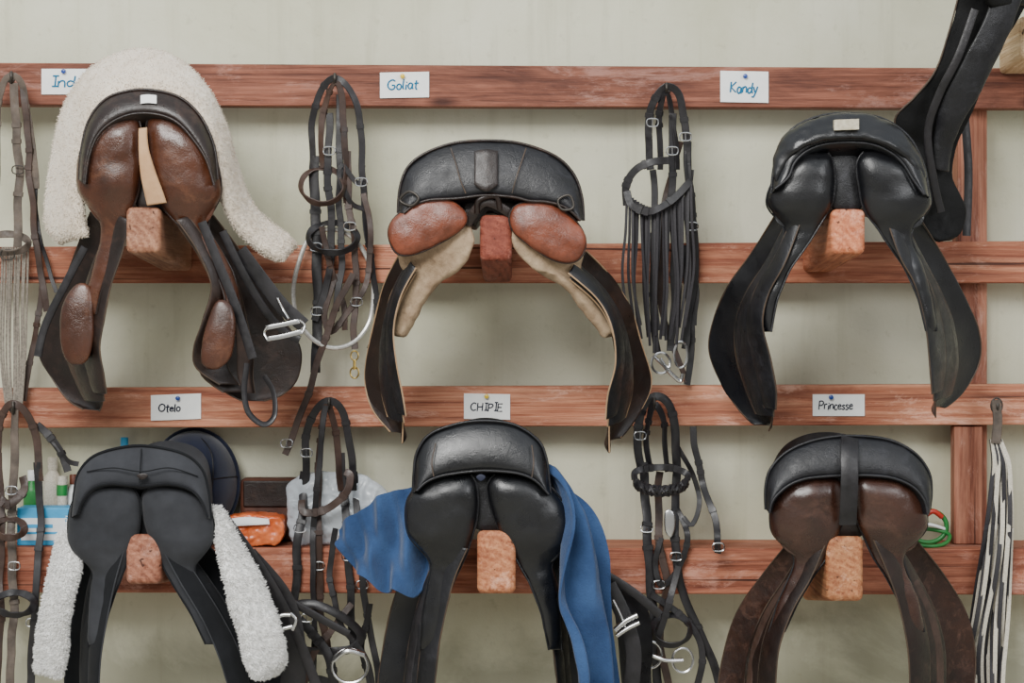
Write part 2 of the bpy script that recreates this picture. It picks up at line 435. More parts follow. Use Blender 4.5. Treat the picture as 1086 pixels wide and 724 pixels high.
for i,(a,b,c,d,base,tl_) in enumerate([(133,219,170,268,.11,.03),(509,227,543,276,.11,.04),(882,221,918,269,.11,.03),(133,566,170,619,SH,.04),(506,562,547,629,SH,.05),(877,568,916,637,SH,.05),(1082,16,1125,62,.11,.012)]):
    g=box8(a,b,d,c,b,d,.30 if i==6 else .515,base,tl_)
    single('saddle_peg',g,M['pegs'][i],'chunky stained timber peg carrying a saddle','peg','saddle pegs',bevel=.012)
# ---------------------------------------------------------------- saddles
def layer(st,f0,f1,dd,du=0,cut=None,dv=0):
    r=[]
    for s in st:
        a=s[:3];b=s[3:6]
        A=[a[k]+(b[k]-a[k])*f0 for k in range(3)];B=[a[k]+(b[k]-a[k])*f1 for k in range(3)]
        r.append((A[0]+du,A[1]+dv,A[2]+dd,B[0]+du,B[1]+dv,B[2]+dd))
    return r[:cut] if cut else r
def edge(st,f,dd,r=.0016,cut=None):
    pts=[tuple(s[k]+(s[k+3]-s[k])*f for k in range(3)) for s in (st[:cut] if cut else st)]
    return tube([(u,v,d+dd) for u,v,d in pts],r,6)
def panel_stations(lobe,tail):
    """one continuous panel: rounded rear lobe pinching in and running down into the flap"""
    L=cr(lobe,160,True); v0=min(p[1] for p in L); v1=max(p[1] for p in L)
    T=[]; n=len(tail)
    for i,(a,b,c,d) in enumerate(tail):
        wf=.62-.32*(i/(n-1)); T.append(((b+d)/2,a,a+(c-a)*wf))
    sgn=1 if tail[0][0]>tail[0][2] else -1
    vend=T[-1][0]; K=44; out=[]
    def span(v):
        us=[p[0] for p in L if abs(p[1]-v)<3.5]
        if len(us)<2: return None
        return (max(us),min(us)) if sgn>0 else (min(us),max(us))
    def tl(v):
        if v<T[0][0]: return None
        for q,r in zip(T,T[1:]):
            if q[0]<=v<=r[0]:
                f=(v-q[0])/max(1e-6,r[0]-q[0]); return q[1]+(r[1]-q[1])*f,q[2]+(r[2]-q[2])*f
        return T[-1][1],T[-1][2]
    vb=v0+.62*(v1-v0); ve=v1+4
    for i in range(K):
        v=v0+2+(vend-v0-2)*i/(K-1); s=span(v) if v<v1-1 else None; t=tl(v)
        if t is None or v<=vb: a,b=s or out[-1][0::2]
        else:
            g=min(1,(v-vb)/(ve-vb)); g=g*g*(3-2*g)
            s2=s or (out[-1][0],out[-1][2])
            a=s2[0]+(t[0]-s2[0])*g; b=s2[1]+(t[1]-s2[1])*g
        out.append([a,v,b])
    for _ in range(2):
        o2=[x[:] for x in out]
        for i in range(1,K-1):
            for k in (0,2): o2[i][k]=(out[i-1][k]+2*out[i][k]+out[i+1][k])/4
        out=o2
    st=[]
    for i,(a,v,b) in enumerate(out):
        f=i/(K-1); st.append((a,v,.506-.03*f,b,v,.494-.04*f))
    return st,(v1-v0)/(vend-v0)
def saddle(label,outer,lower,lobes,flaps,gullet,mats,tails=(),lobed=.5,bulge=.024,cant=(.50,.53),waist=.32,flapt=.0055,tt=.074,pw=3.0):
    T=Thing('saddle',label,'saddle','saddles on the rack')
    T.part('seat',archbody(outer,lower,cant[0],cant[1],.18,waist=waist),mats['seat'],ang=80)
    T.part('piping',[tube([(u,v,cant[0]+.004) for u,v in outer],.0030,8),tube([(u,v,cant[1]+.006) for u,v in lower],.0028,8)],mats['pipe'])
    for i,lb in enumerate(lobes):
        sgn=1 if i==0 else -1
        if tails:
            st,fr=panel_stations(lb,tails[i])
            def tf(x,fr=fr):
                a=fr*.55; b=fr*1.0
                g=min(1,max(0,(x-a)/(b-a))); g=g*g*(3-2*g)
                return 1-.70*g
            cu=sum(p[0] for p in lb)/len(lb); cv=sum(p[1] for p in lb)/len(lb)
            small=[(cu+(u-cu)*.86,cv+(v-cv)*.86) for u,v in lb]
            T.part('panel',[loft(st,n=130,m=30,t=tt,k=2.15,tf=tf,er=.14),puff(small,.485,.2,.004,n=60,bo=(sgn*.02,.02))],mats['lobe'],ang=180,fuzz=(.0028,16))
            T.part('panel_seam',[edge(st,0,.003,.0022),edge(st,1,.003,.0022)],mats['pipe'])
        else:
            T.part('panel',[puff(lb,lobed,.2,bulge,n=60,bo=(sgn*.02,.02),pw=pw,Q=12)],mats['lobe'],ang=180,fuzz=(.0035,16))
            T.part('panel_seam',tube([(u,v,lobed+.003) for u,v in lb],.0022,6,True,60),mats['pipe'])
    if gullet: T.part('gullet',puff(gullet,.48,.2,.008,bs=(.9,.9)),mats['gul'])
    for i,st in enumerate(flaps):
        L=len(st); sw=layer(st,-.02,.52,.020,cut=L-1); sk=layer(st,-.08,.26,.036,cut=L-1,dv=-8)
        T.part('flap',loft(layer(st,.03,1,-.012),n=80,m=24,t=flapt,camber=-.020),mats['flap'],ang=180,fuzz=(.0035,7))
        T.part('sweat_flap',loft(sw,n=60,m=14,t=.005,camber=.006),mats['sweat'],ang=180,fuzz=(.002,10))
        T.part('inner_skirt',loft(sk,n=60,m=14,t=.0045,camber=.003),mats['sweat'],ang=180,fuzz=(.002,10))
        T.part('flap_edge',[edge(layer(st,.03,1,-.012),0,.002,.0018),edge(st,1,-.011,.0018),edge(sw,1,.001,.0017),edge(sw,0,.001,.0017),edge(sk,1,.001,.0017),edge(sk,0,.001,.0017)],mats['edge'])
        T.part('billet_strap',[loft(layer(st,f-.06,f+.07,.030,cut=L-1)[1:],t=.0035,n=40,m=6) for j,f in enumerate((.42,))],mats['bill'],ang=50)
    return T
BL=dict(seat='black',pipe='black2',lobe='black',gul='black2',flap='black',sweat='black2',edge='piping',bill='strapb')
BR=dict(seat='dkbrown',pipe='dkbrown',lobe='brown',gul='dkbrown',flap='dkbrown',sweat='dkbrown',edge='piping',bill='strapbr')
# S1
T=saddle('brown leather saddle over a fleece pad, seen from the cantle',
 [(84,190),(86,160),(94,128),(112,105),(138,96),(165,96),(192,104),(213,124),(227,155),(231,190)],
 [(90,195),(94,168),(103,145),(118,130),(140,121),(165,121),(187,129),(205,148),(219,170),(227,196)],
 [[(82,190),(86,160),(101,137),(124,124),(146,128),(151,155),(149,190),(141,222),(126,242),(104,242),(87,220)],
  [(156,128),(180,123),(205,137),(226,163),(235,200),(230,236),(210,251),(187,244),(170,218),(160,180)]],
 [[(136,240,.47,96,225,.44),(126,275,.46,82,262,.40),(114,310,.45,66,305,.36),(106,345,.44,48,345,.33),(101,375,.43,42,375,.31),(106,405,.42,56,402,.31),(110,425,.41,72,424,.33),(106,436,.40,88,434,.36)],
  [(190,240,.47,226,228,.44),(212,272,.46,252,262,.40),(228,310,.45,276,300,.36),(222,345,.44,298,335,.33),(214,375,.43,318,368,.31),(216,398,.42,316,400,.31),(238,416,.41,300,418,.32),(256,425,.40,280,425,.34)]],
 [(140,132),(166,132),(172,170),(178,210),(172,222),(148,222),(142,205),(141,165)],BR,
 tails=[[(142,200,90,200),(138,230,88,232),(129,256,84,258),(117,284,74,288),(107,312,66,308),(102,336,60,330)],
        [(172,205,231,205),(188,234,236,234),(208,260,252,256),(228,290,272,284),(238,318,280,308),(240,340,280,332)]])
T.part('gullet_strap',loft([(147,136,.535,156,135,.535),(147,160,.535,158,158,.535),(149,185,.530,166,184,.530),(153,205,.524,173,203,.524),(156,218,.518,177,215,.518)],t=.012,k=3),'beige',label='pale beige leather strap')
T.part('maker_tag',loft([(149,101,.524,149,110,.535),(157,100,.526,157,109,.536),(166,101,.524,166,110,.535)],t=.002,n=10,m=4),'card')
T.part('thigh_block',puff([(66,325),(80,302),(96,305),(100,340),(97,372),(88,386),(72,384),(64,360)],.475,.42,.012),'brown',fuzz=(.001,30),ang=180)
T.part('thigh_block',puff([(232,318),(246,325),(250,350),(244,380),(228,392),(214,385),(215,360),(222,335)],.50,.44,.012),'brown',fuzz=(.001,30),ang=180)
T.part('stirrup_leather',[strap([(236,245,.47),(258,290,.45),(282,330,.42),(302,352,.40),(318,360,.40)],8),strap([(214,235,.5),(232,280,.49),(252,330,.48),(268,380,.47)],9)],'strapb')
T.part('stirrup_leather',[strap([(254,265,.44),(280,300,.42),(300,325,.41),(322,345,.40)],15),strap([(262,385,.47),(259,415,.47),(264,438,.47),(280,450,.46),(291,440,.45),(290,416,.44),(280,398,.44)],6,.003,roll=.5),strap([(40,378,.42),(48,345,.42),(70,300,.43),(90,262,.44)],8)],'strapb')
T.part('stirrup_iron',[loft([(282,345,.46,283,350,.46),(298,342,.46,299,347,.46),(316,338,.46,318,343,.46)],t=.004,n=14,m=6,k=4),loft([(282,357,.46,284,362,.46),(300,354,.46,301,359,.46),(319,349,.46,321,354,.46)],t=.004,n=14,m=6,k=4),tube([(283,346,.455),(280,353,.45),(284,361,.455)],.004),tube([(317,339,.455),(323,345,.45),(320,353,.455)],.003),tube([(294,316,.45),(300,328,.45),(306,338,.46)],.003)],'steel',label='steel stirrup iron')
T.done()
def fuzzband(st,t,n=260,m=46,k=2.6): return loft(st,n,m,t,k)
T=Thing('fleece_saddle_pad','thick cream fleece pad draped over a brown saddle','saddle pad')
T.part('fleece',[fuzzband([(92,250,.45,64,258,.36),(88,236,.45,51,238,.34),(86,205,.46,52,205,.33),(88,170,.47,59,160,.33),(94,135,.48,70,115,.33),(108,112,.49,92,80,.33),(134,98,.49,122,60,.33),(164,96,.49,158,54,.33),(192,104,.49,192,68,.33),(214,124,.49,218,97,.33),(228,156,.48,236,135,.33),(234,190,.47,246,172,.33),(242,222,.45,262,212,.32),(258,248,.42,282,236,.31),(282,268,.39,302,250,.30),(300,276,.37,314,262,.30)],.035),
 fuzzband([(70,255,.34,80,250,.16),(56,205,.34,70,205,.16),(72,115,.34,84,120,.16),(122,64,.34,126,84,.16),(158,58,.34,160,80,.16),(192,72,.34,190,90,.16),(236,138,.34,230,150,.16),(262,216,.34,250,216,.16),(300,262,.33,285,260,.16)],.03,120,16)],'fleece',fuzz=(.0018,100),ang=180,tuft=(34000,.0032,.0009))
T.done()
# S2
T=saddle('dark brown leather saddle with tan panel ends',
 [(422,226),(424,200),(432,178),(450,163),(480,152),(515,149),(552,152),(588,165),(608,184),(617,208),(619,234)],
 [(428,226),(440,217),(455,212),(472,211),(488,210),(515,207),(545,209),(562,213),(580,214),(600,220),(616,234)],
 [[(412,250),(416,234),(432,220),(455,211),(480,214),(494,228),(491,241),(470,256),(442,269),(421,269)],
  [(540,230),(549,217),(574,214),(600,225),(617,243),(621,262),(611,277),(590,277),(564,262),(545,246)]],
 [[(440,290,.46,424,268,.42),(424,320,.45,408,300,.36),(416,355,.44,397,340,.32),(418,392,.43,388,385,.29),(424,425,.42,388,412,.28),(428,448,.41,396,436,.3),(427,470,.40,414,458,.34)],
  [(604,295,.46,622,266,.42),(634,322,.45,645,290,.36),(650,352,.44,668,325,.32),(655,390,.43,682,370,.29),(648,425,.42,691,404,.28),(645,452,.41,680,434,.3),(646,480,.40,658,464,.34)]],
 [(492,212),(515,206),(546,212),(552,232),(540,236),(526,226),(510,228),(500,240),(490,232)],
 dict(seat='black2',pipe='dkbrown',lobe='tan',gul='dkbrown',flap='dkbrown',sweat='black2',edge='pale_edge',bill='strapbr'),lobed=.52,pw=2.8,bulge=.018)
T.part('panel_skirt',loft([(498,236,.5,420,262,.47),(502,256,.5,426,282,.46),(490,282,.49,432,296,.45),(464,302,.48,426,312,.44),(448,322,.47,418,332,.43),(438,342,.46,414,348,.43),(428,358,.45,417,354,.43)],t=.03,k=2.6,n=60,m=20),'suede',label='pale worn suede panel underside',fuzz=(.004,26),ang=180)
T.part('panel_skirt',loft([(540,236,.5,618,268,.47),(545,262,.5,616,284,.46),(562,283,.49,622,298,.45),(590,296,.48,632,318,.44),(610,316,.47,641,336,.43),(628,338,.46,650,350,.43),(642,358,.45,651,355,.43)],t=.03,k=2.6,n=60,m=20),'suede',label='pale worn suede panel underside',fuzz=(.004,26),ang=180)
T.part('cantle_patch',loft([(503,160,.527,503,196,.541),(516,158,.529,516,203,.545),(528,160,.527,528,196,.541)],t=.004,n=14,m=8),'dkbrown')
T.part('stitching',[tube([(478,157,.522),(484,175,.534),(488,190,.542),(494,205,.542)],.0013),tube([(558,157,.522),(552,175,.534),(547,190,.542),(543,205,.542)],.0013)],'piping')
T.part('gullet_buckle',[tube([(506,226,.52),(508,212,.53),(526,208,.53),(530,222,.52)],.006),strap([(495,238,.51),(515,214,.525),(550,232,.51)],9)],'dkbrown')
T.part('girth_ring',[tube([(424,212,.53),(434,203,.54),(444,210,.545),(436,218,.54)],.0028,8,True),tube([(592,212,.54),(604,207,.54),(608,220,.54),(596,222,.54)],.0028,8,True)],'iron')
T.done()
# S3
T=saddle('black leather jumping saddle with a small tag on the cantle',
 [(818,205),(820,182),(826,158),(840,137),(866,124),(898,120),(934,125),(962,143),(977,168),(983,190),(985,210)],
 [(822,200),(836,188),(843,172),(856,160),(875,153),(900,151),(925,153),(945,162),(958,174),(968,190),(980,206)],
 [[(812,222),(818,198),(836,174),(860,160),(880,166),(886,190),(882,214),(868,236),(846,248),(822,244)],
  [(910,170),(932,159),(957,170),(981,194),(988,218),(982,244),(958,250),(934,240),(917,222),(911,196)]],
 [[(846,245,.46,822,228,.42),(830,285,.46,797,268,.36),(812,318,.44,772,303,.32),(805,350,.43,757,338,.28),(812,385,.42,752,372,.26),(819,420,.41,766,408,.26),(820,442,.40,785,436,.28),(816,457,.38,800,450,.32)],
  [(945,245,.46,978,235,.42),(958,280,.46,1002,275,.36),(975,312,.44,1024,318,.32),(986,355,.43,1038,350,.28),(990,395,.42,1039,382,.26),(991,425,.41,1024,412,.27),(992,443,.40,1002,432,.3)]],
 [(880,166),(912,166),(914,200),(912,222),(884,222),(881,200)],BL,
 tails=[[(883,200,814,208),(874,230,808,236),(857,256,800,262),(838,284,788,286),(824,318,780,318),(818,352,778,352)],
        [(913,200,986,208),(924,230,990,236),(941,256,996,260),(960,284,1006,286),(974,318,1016,316),(982,352,1020,350)]])
T.part('seat_roll',loft([(824,196,.52,822,172,.5),(834,172,.53,828,150,.5),(852,156,.545,846,134,.51),(875,148,.55,870,124,.51),(900,146,.55,900,121,.51),(925,149,.55,932,126,.51),(948,158,.545,958,142,.51),(963,172,.53,974,166,.5),(974,196,.52,981,190,.5)],t=.022,k=2.4,n=70,m=20),'black',fuzz=(.003,30),ang=180)
T.part('maker_tag',box8(885,127,138,911,126,137,.560,.545),'tag',label='pale worn maker tag')
T.done()
# S4
GY=dict(seat='greysyn',pipe='greydark',lobe='greysyn',gul='greydark',flap='greydark',sweat='greydark',edge='greysyn',bill='greydark')
T=saddle('charcoal grey synthetic saddle with white fleece beneath',
 [(76,548),(79,520),(84,500),(100,483),(130,474),(160,473),(195,481),(214,497),(221,520),(224,550)],
 [(82,545),(88,530),(98,518),(115,513),(135,514),(155,515),(178,513),(200,518),(213,530),(220,548)],
 [[(72,560),(79,530),(100,514),(125,513),(144,522),(149,545),(144,572),(130,598),(104,612),(80,594)],
  [(152,524),(172,513),(198,516),(218,532),(227,560),(221,592),(200,608),(176,596),(160,570),(152,545)]],
 [[(128,590,.47,82,580,.42),(118,625,.46,70,620,.37),(110,665,.45,66,665,.34),(104,705,.44,68,705,.33),(102,745,.43,70,745,.33),(98,790,.42,76,790,.34)],
  [(176,590,.47,218,575,.42),(196,625,.46,250,610,.37),(220,665,.45,280,655,.34),(238,705,.44,306,700,.33),(250,745,.43,316,745,.33),(262,790,.42,300,790,.34)]],
 [(138,524),(158,524),(166,550),(170,566),(138,566),(140,545)],GY,
 tails=[[(146,562,75,562),(138,594,70,592),(124,624,66,624),(114,654,62,654),(108,684,60,684)],
        [(153,562,225,562),(168,594,230,594),(186,624,244,624),(204,654,262,652),(218,684,274,682)]])
T.part('badge',puff([(145,504),(149,502),(154,502),(157,504),(153,508),(149,508)],.5495,.54,.001,n=16),'dkbrown',label='tiny dark leather badge')
T.part('seam',[tube([(150,476,.51),(149,490,.535),(148,512,.545)],.0014),tube([(92,500,.525),(120,496,.54),(150,500,.547),(180,496,.54),(210,505,.525)],.0013)],'greydark')
T.part('stirrup_leather',[strap([(238,548,.42),(268,590,.40),(296,635,.38),(322,690,.36),(340,740,.35)],10),strap([(222,545,.38),(252,590,.36),(280,620,.34),(330,650,.32),(370,672,.31)],8),strap([(260,590,.36),(300,640,.34),(312,700,.33),(306,745,.33)],26)],'strapb')
T.part('stirrup_iron',[tube([(292,655,.43),(300,652,.43),(308,652,.43)],.005),tube([(294,668,.43),(302,666,.43),(310,664,.43)],.005),tube([(308,650,.43),(314,657,.43),(310,668,.43)],.004)],'steel')
T.done()
T=Thing('fleece_saddle_pad','fluffy white sheepskin pad hanging beneath a grey saddle','saddle pad')
T.part('fleece',[fuzzband([(82,568,.46,66,562,.45),(84,600,.49,56,595,.45),(76,630,.50,50,630,.45),(71,660,.50,44,660,.44),(69,692,.49,40,690,.44),(64,718,.49,40,712,.43)],.026,150,40),
  fuzzband([(222,538,.47,232,538,.45),(231,575,.49,252,572,.45),(238,610,.50,273,608,.45),(246,645,.50,290,645,.44),(256,680,.49,300,680,.44),(262,704,.49,302,700,.43),(270,718,.48,290,714,.42)],.026,150,40),
  fuzzband([(86,570,.40,66,580,.3),(90,530,.40,80,540,.25),(120,505,.40,110,515,.25),(180,505,.40,190,515,.25),(210,530,.40,220,540,.25),(224,560,.40,240,580,.3)],.02,60,14)],'fleecew',fuzz=(.003,70),ang=180,tuft=(36000,.0060,.0009))
T.done()
# S5
T=saddle('glossy black leather dressage saddle over a blue blanket',
 [(438,522),(439,500),(442,480),(455,461),(482,450),(512,446),(545,450),(570,466),(579,484),(582,505),(584,524)],
 [(442,520),(452,511),(466,505),(482,502),(498,500),(515,499),(535,500),(550,502),(562,506),(572,513),(582,524)],
 [[(430,550),(435,526),(456,508),(482,501),(502,508),(507,532),(503,560),(490,588),(466,604),(441,588)],
  [(518,512),(542,501),(567,507),(591,526),(606,552),(605,584),(586,605),(562,596),(538,574),(523,545)]],
 [[(492,588,.47,446,572,.42),(478,620,.46,428,608,.37),(468,658,.45,414,648,.34),(460,700,.44,405,695,.33),(456,745,.43,400,745,.33),(450,790,.42,408,790,.34)],
  [(560,590,.45,596,575,.40),(574,625,.43,606,612,.36),(584,665,.41,614,655,.32),(590,705,.40,616,700,.31),(594,745,.39,618,745,.31),(600,790,.38,620,790,.31)]],
 [(494,505),(522,505),(530,535),(546,562),(508,562),(500,545)],BL,
 tails=[[(505,552,432,554),(498,584,430,588),(482,612,422,616),(470,648,412,650),(462,688,404,690)],
        [(523,552,604,555),(540,584,612,590),(560,612,620,616),(574,648,626,650),(582,688,628,690)]])
T.part('badge',puff([(505,506),(508,503),(512,503),(515,506),(510,510)],.5485,.54,.001,n=16),'inknavy',label='small blue badge')
T.part('cantle_seam',[tube([(462,470,.525),(458,490,.54),(460,505,.545)],.0013),tube([(564,472,.525),(566,490,.54),(564,506,.545)],.0013)],'piping')
T.part('stirrup_leather',[strap([(604,590,.36),(640,608,.35),(672,628,.34),(700,652,.33)],9),strap([(645,620,.37),(660,650,.37),(672,690,.37),(668,740,.37)],16)],'strapb')
T.part('fender',loft([(640,610,.33,652,612,.3),(650,640,.34,684,640,.29),(655,675,.34,692,680,.29),(658,710,.34,690,712,.29),(662,745,.34,684,745,.3)],t=.006),'black')
T.part('stirrup_iron',[tube([(650,636,.39),(658,652,.39),(664,668,.39)],.004),tube([(652,668,.395),(664,658,.395),(676,652,.395)],.006),tube([(654,674,.395),(666,666,.395),(678,660,.395)],.005)],'steel')
T.done()
def fold(a,s): return (.024*math.sin(s*11+a*2.2+math.sin(a*5))*min(1,.25+a*1.3)+.010*math.sin(a*9+s*5)+.006*math.sin(s*23+a*7))
def foldb(a,s): return (.022*math.sin(a*17-s*2.8+.9*math.sin(s*3+1))*min(1,.25+s*1.1)+.007*math.sin(a*31+s*4))*(1-.35*a)
T=Thing('saddle_blanket','blue fleece blanket draped beneath a black saddle','blanket')
T.part('cloth',[loft([(574,497,.47,590,498,.40),(588,520,.50,612,520,.41),(598,555,.52,628,548,.42),(595,595,.53,640,588,.42),(590,640,.53,648,630,.42),(600,680,.53,656,676,.42),(606,730,.53,664,730,.42),(612,790,.52,672,790,.42)],n=110,m=44,t=.009,fl=fold),
 loft([(452,512,.41,455,612,.44),(432,517,.40,438,633,.44),(414,521,.39,420,625,.43),(398,528,.38,404,628,.42),(384,541,.375,388,612,.41),(370,548,.37,374,604,.39),(358,562,.36,361,580,.37)],n=120,m=50,t=.010,k=12,fl=foldb,er=.02),
 loft([(440,560,.34,446,565,.16),(446,518,.36,450,518,.18),(480,492,.36,484,492,.18),(540,492,.36,536,492,.18),(586,510,.36,580,514,.18),(606,560,.36,600,560,.18)],n=50,m=10,t=.005)],'blue',ang=180,fuzz=(.002,12))
T.done()
# S6
CH=dict(seat='black2',pipe='black2',lobe='cherry',gul='dkbrown',flap='mottled',sweat='dkbrown',edge='piping',bill='strapbr')
T=saddle('dark chestnut leather saddle with a black seat cover',
 [(812,540),(812,515),(818,496),(836,478),(866,466),(902,462),(942,466),(970,480),(985,500),(988,520),(986,540)],
 [(816,544),(820,530),(834,516),(852,508),(875,505),(900,504),(925,504),(948,507),(968,516),(980,530),(984,546)],
 [[(818,562),(818,536),(836,514),(866,503),(890,510),(895,535),(890,562),(874,588),(850,598),(827,586)],
  [(906,512),(932,502),(960,511),(980,535),(983,562),(973,586),(948,592),(924,578),(909,548)]],
 [[(872,585,.47,836,575,.42),(856,620,.46,808,610,.36),(836,655,.45,782,648,.32),(822,695,.44,768,690,.3),(818,735,.43,762,735,.3),(816,790,.42,772,790,.32)],
  [(930,580,.47,974,575,.42),(948,620,.46,1000,608,.36),(960,655,.45,1024,648,.32),(968,695,.44,1034,690,.3),(970,735,.43,1032,735,.3),(972,790,.42,1020,790,.32)]],
 [(888,512),(912,512),(914,545),(914,568),(880,568),(886,545)],CH,
 tails=[[(892,552,820,556),(884,582,818,584),(864,608,808,610),(846,638,790,640),(832,670,778,670)],
        [(909,552,982,556),(920,582,984,584),(938,608,992,610),(954,638,1008,640),(964,670,1018,670)]])
T.part('cover_strap',strap([(901,464,.512),(901,480,.54),(901,505,.552),(900,535,.545),(899,556,.53)],17,.005),'strapb',label='black webbing strap over the cantle')
T.done()
# S7 (partly outside)
T=Thing('saddle','black leather saddle hanging sideways from a high peg','saddle','saddles on the rack')
T.part('seat',loft([(1040,-90,.48,1140,-110,.30),(1034,-50,.50,1150,-60,.26),(1038,-20,.50,1150,-20,.24),(1050,8,.47,1150,5,.24)],t=.05,k=2.6),'matteblack',ang=180)
T.part('flap',loft([(1036,-60,.42,1114,-60,.40),(1018,-10,.42,1092,-5,.40),(1006,35,.41,1072,34,.39),(992,75,.40,1050,70,.38),(970,103,.38,1036,104,.36),(950,124,.36,1022,136,.34),(953,146,.34,1012,162,.32),(973,172,.33,1010,186,.31),(979,205,.32,1018,206,.30),(977,232,.31,1024,224,.29),(985,250,.31,1018,246,.29),(996,256,.31,1006,254,.30)],n=90,m=20,t=.007,camber=.004),'matteblack',ang=180,fuzz=(.005,9))
T.part('sweat_flap',loft([(1058,-30,.46,1092,-30,.44),(1048,10,.46,1078,14,.44),(1030,48,.45,1062,54,.43),(1012,82,.43,1042,94,.41),(998,112,.40,1024,124,.39),(990,145,.37,1012,152,.36),(990,180,.35,1006,182,.34)],n=60,m=16,t=.006,k=6,camber=.006),'black2',ang=180,fuzz=(.003,12))
T.part('billet_strap',[strap([(1034,10,.46),(1016,60,.45),(996,100,.42),(984,140,.39),(990,190,.36),(998,225,.34)],8),strap([(1022,110,.16),(1027,180,.15),(1025,250,.15)],9)],'strapb')
T.part('flap_edge',[tube([(1018,-10,.425),(1006,35,.415),(992,75,.405),(970,103,.385),(950,124,.365),(953,146,.345),(973,172,.335),(979,205,.325),(977,232,.315),(985,250,.315)],.002)],'piping')
T.done()
# ---------------------------------------------------------------- bridles
def arc(cx,cy,rx,ry,d,a0=0,a1=360,n=10,dd=0):
    return [(cx+rx*math.cos(math.radians(a)),cy+ry*math.sin(math.radians(a)),d+dd*math.sin(math.radians(a))) for a in [a0+(a1-a0)*i/(n-1 if a1-a0<360 else n) for i in range(n)]]
def hook(u,v,d0=.11):
    T=Thing('wall_hook','small dark metal hook screwed into the timber rail','hook','bridle hooks')
    T.part('hook_arm',tube([(u,v,d0-.005),(u,v+2,d0+.03),(u,v+4,d0+.06),(u,v-2,d0+.075),(u,v-8,d0+.072)],.0035),'iron')
    T.part('hook_plate',lathe([(.009,0),(.009,.003),(.005,.006)],P(u,v,d0),'y',18),'iron'); T.done()
def buckle(u,v,d,s=5,mat='steel'):
    return join([tube([(u-s,v-s*.7,d+.003),(u+s,v-s*.7,d+.003),(u+s,v+s*.7,d+.003),(u-s,v+s*.7,d+.003)],.0015,6,True,20),tube([(u,v-s*.7,d+.004),(u,v+s*.8,d+.004)],.001,5,k=4)])
def bridle(label,parts,name='bridle',cat='bridle'):
    T=Thing(name,label,cat,'bridles on hooks' if name=='bridle' else None)
    for p in parts:
        nm,g,mt=p[:3]; T.part(nm,g,mt,ang=38,label=p[3] if len(p)>3 else None)
    T.done()
hook(355,86); KEEP[0]=True
bridle('dark brown leather bridle with silver ring and brass clip',[
 ('headpiece',strap([(334,180,.14),(330,135,.15),(337,102,.16),(352,83,.17),(368,92,.17),(379,118,.16),(384,160,.15),(386,218,.14)],8),'strapb'),
 ('headpiece',strap([(342,178,.15),(341,140,.155),(346,105,.165),(355,87,.178),(362,104,.17),(366,150,.16),(368,215,.15)],8,roll=.5),'strapbr'),
 ('cheekpiece',strap([(333,165,.145),(334,230,.14),(337,300,.14),(335,395,.14)],12),'strapb'),
 ('cheekpiece',strap([(350,120,.16),(348,190,.155),(352,250,.15),(346,300,.15),(334,340,.15)],9),'strapb'),
 ('cheekpiece',strap([(368,160,.15),(371,220,.15),(378,290,.15),(376,345,.15),(376,370,.15)],8),'strapbr'),
 ('cheekpiece',strap([(360,100,.16),(360,200,.155),(362,270,.15),(356,330,.15)],8),'strapb'),
 ('cheekpiece',strap([(342,240,.155),(352,290,.15),(364,320,.15),(366,350,.15)],7),'strapbr'),
 ('browband',strap(arc(342,197,23,19,.165,dd=.02),8,closed=True,roll=.9),'strapbr'),
 ('noseband',strap(arc(353,252,26,16,.16,dd=.02),9,closed=True,roll=.7),'strapb'),
 ('throatlatch',strap([(384,175,.14),(380,195,.15),(362,175,.16),(360,190,.16),(372,215,.15),(388,222,.14)],6),'strapb'),
 ('rein',strap([(386,215,.14),(392,260,.14),(399,310,.135),(400,345,.135),(390,370,.135)],7,roll=.4),'strapb'),
 ('rein',strap([(386,205,.15),(394,255,.15),(388,300,.15),(370,330,.15),(352,352,.15),(345,330,.15),(356,290,.15)],7),'strapbr'),
 ('rein',strap([(374,290,.175),(356,330,.175),(340,375,.17),(322,430,.17),(303,482,.17)],8),'strapbr'),
 ('metal_ring',tube([(330,250,.135),(318,275,.150),(311,308,.16),(316,338,.165),(332,360,.168),(354,369,.165),(376,362,.15),(392,340,.135),(396,305,.132),(390,275,.132),(374,252,.132),(352,243,.132)],.0052,8,True,80),'cord','large silvery metal ring'),
 ('buckle',[buckle(335,262,.15),buckle(336,330,.15),buckle(371,240,.16),buckle(304,470,.178),buckle(383,193,.16),buckle(349,160,.165),buckle(378,320,.155)],'steel'),
 ('snap_clip',[tube(arc(376,377,4,5,.155),.0018,6,True,20),tube([(376,382,.155),(376,392,.155)],.0035),tube(arc(376,395,4.5,6,.155),.002,6,True,20)],'brass','brass snap clip'),
])
KEEP[0]=False; hook(707,96)
fr=[]
for i in range(24):
    f=i/23; u=665+f*68; v0=205+20*math.sin(math.pi*f)-10*f
    L=352+random.random()*26-(i%3)*5; x=random.uniform(-5,5); d=.20+.006*(i%3)
    fr.append(strap([(u,v0,d),(u+x*.3,v0+40,d),(u+x,v0+90,d-.01),(u*.7+699*.3+x+random.uniform(-3,3),L,d-.03)],3.0,.0026,k=16,roll=random.uniform(-.5,.5)))
KEEP[0]=True
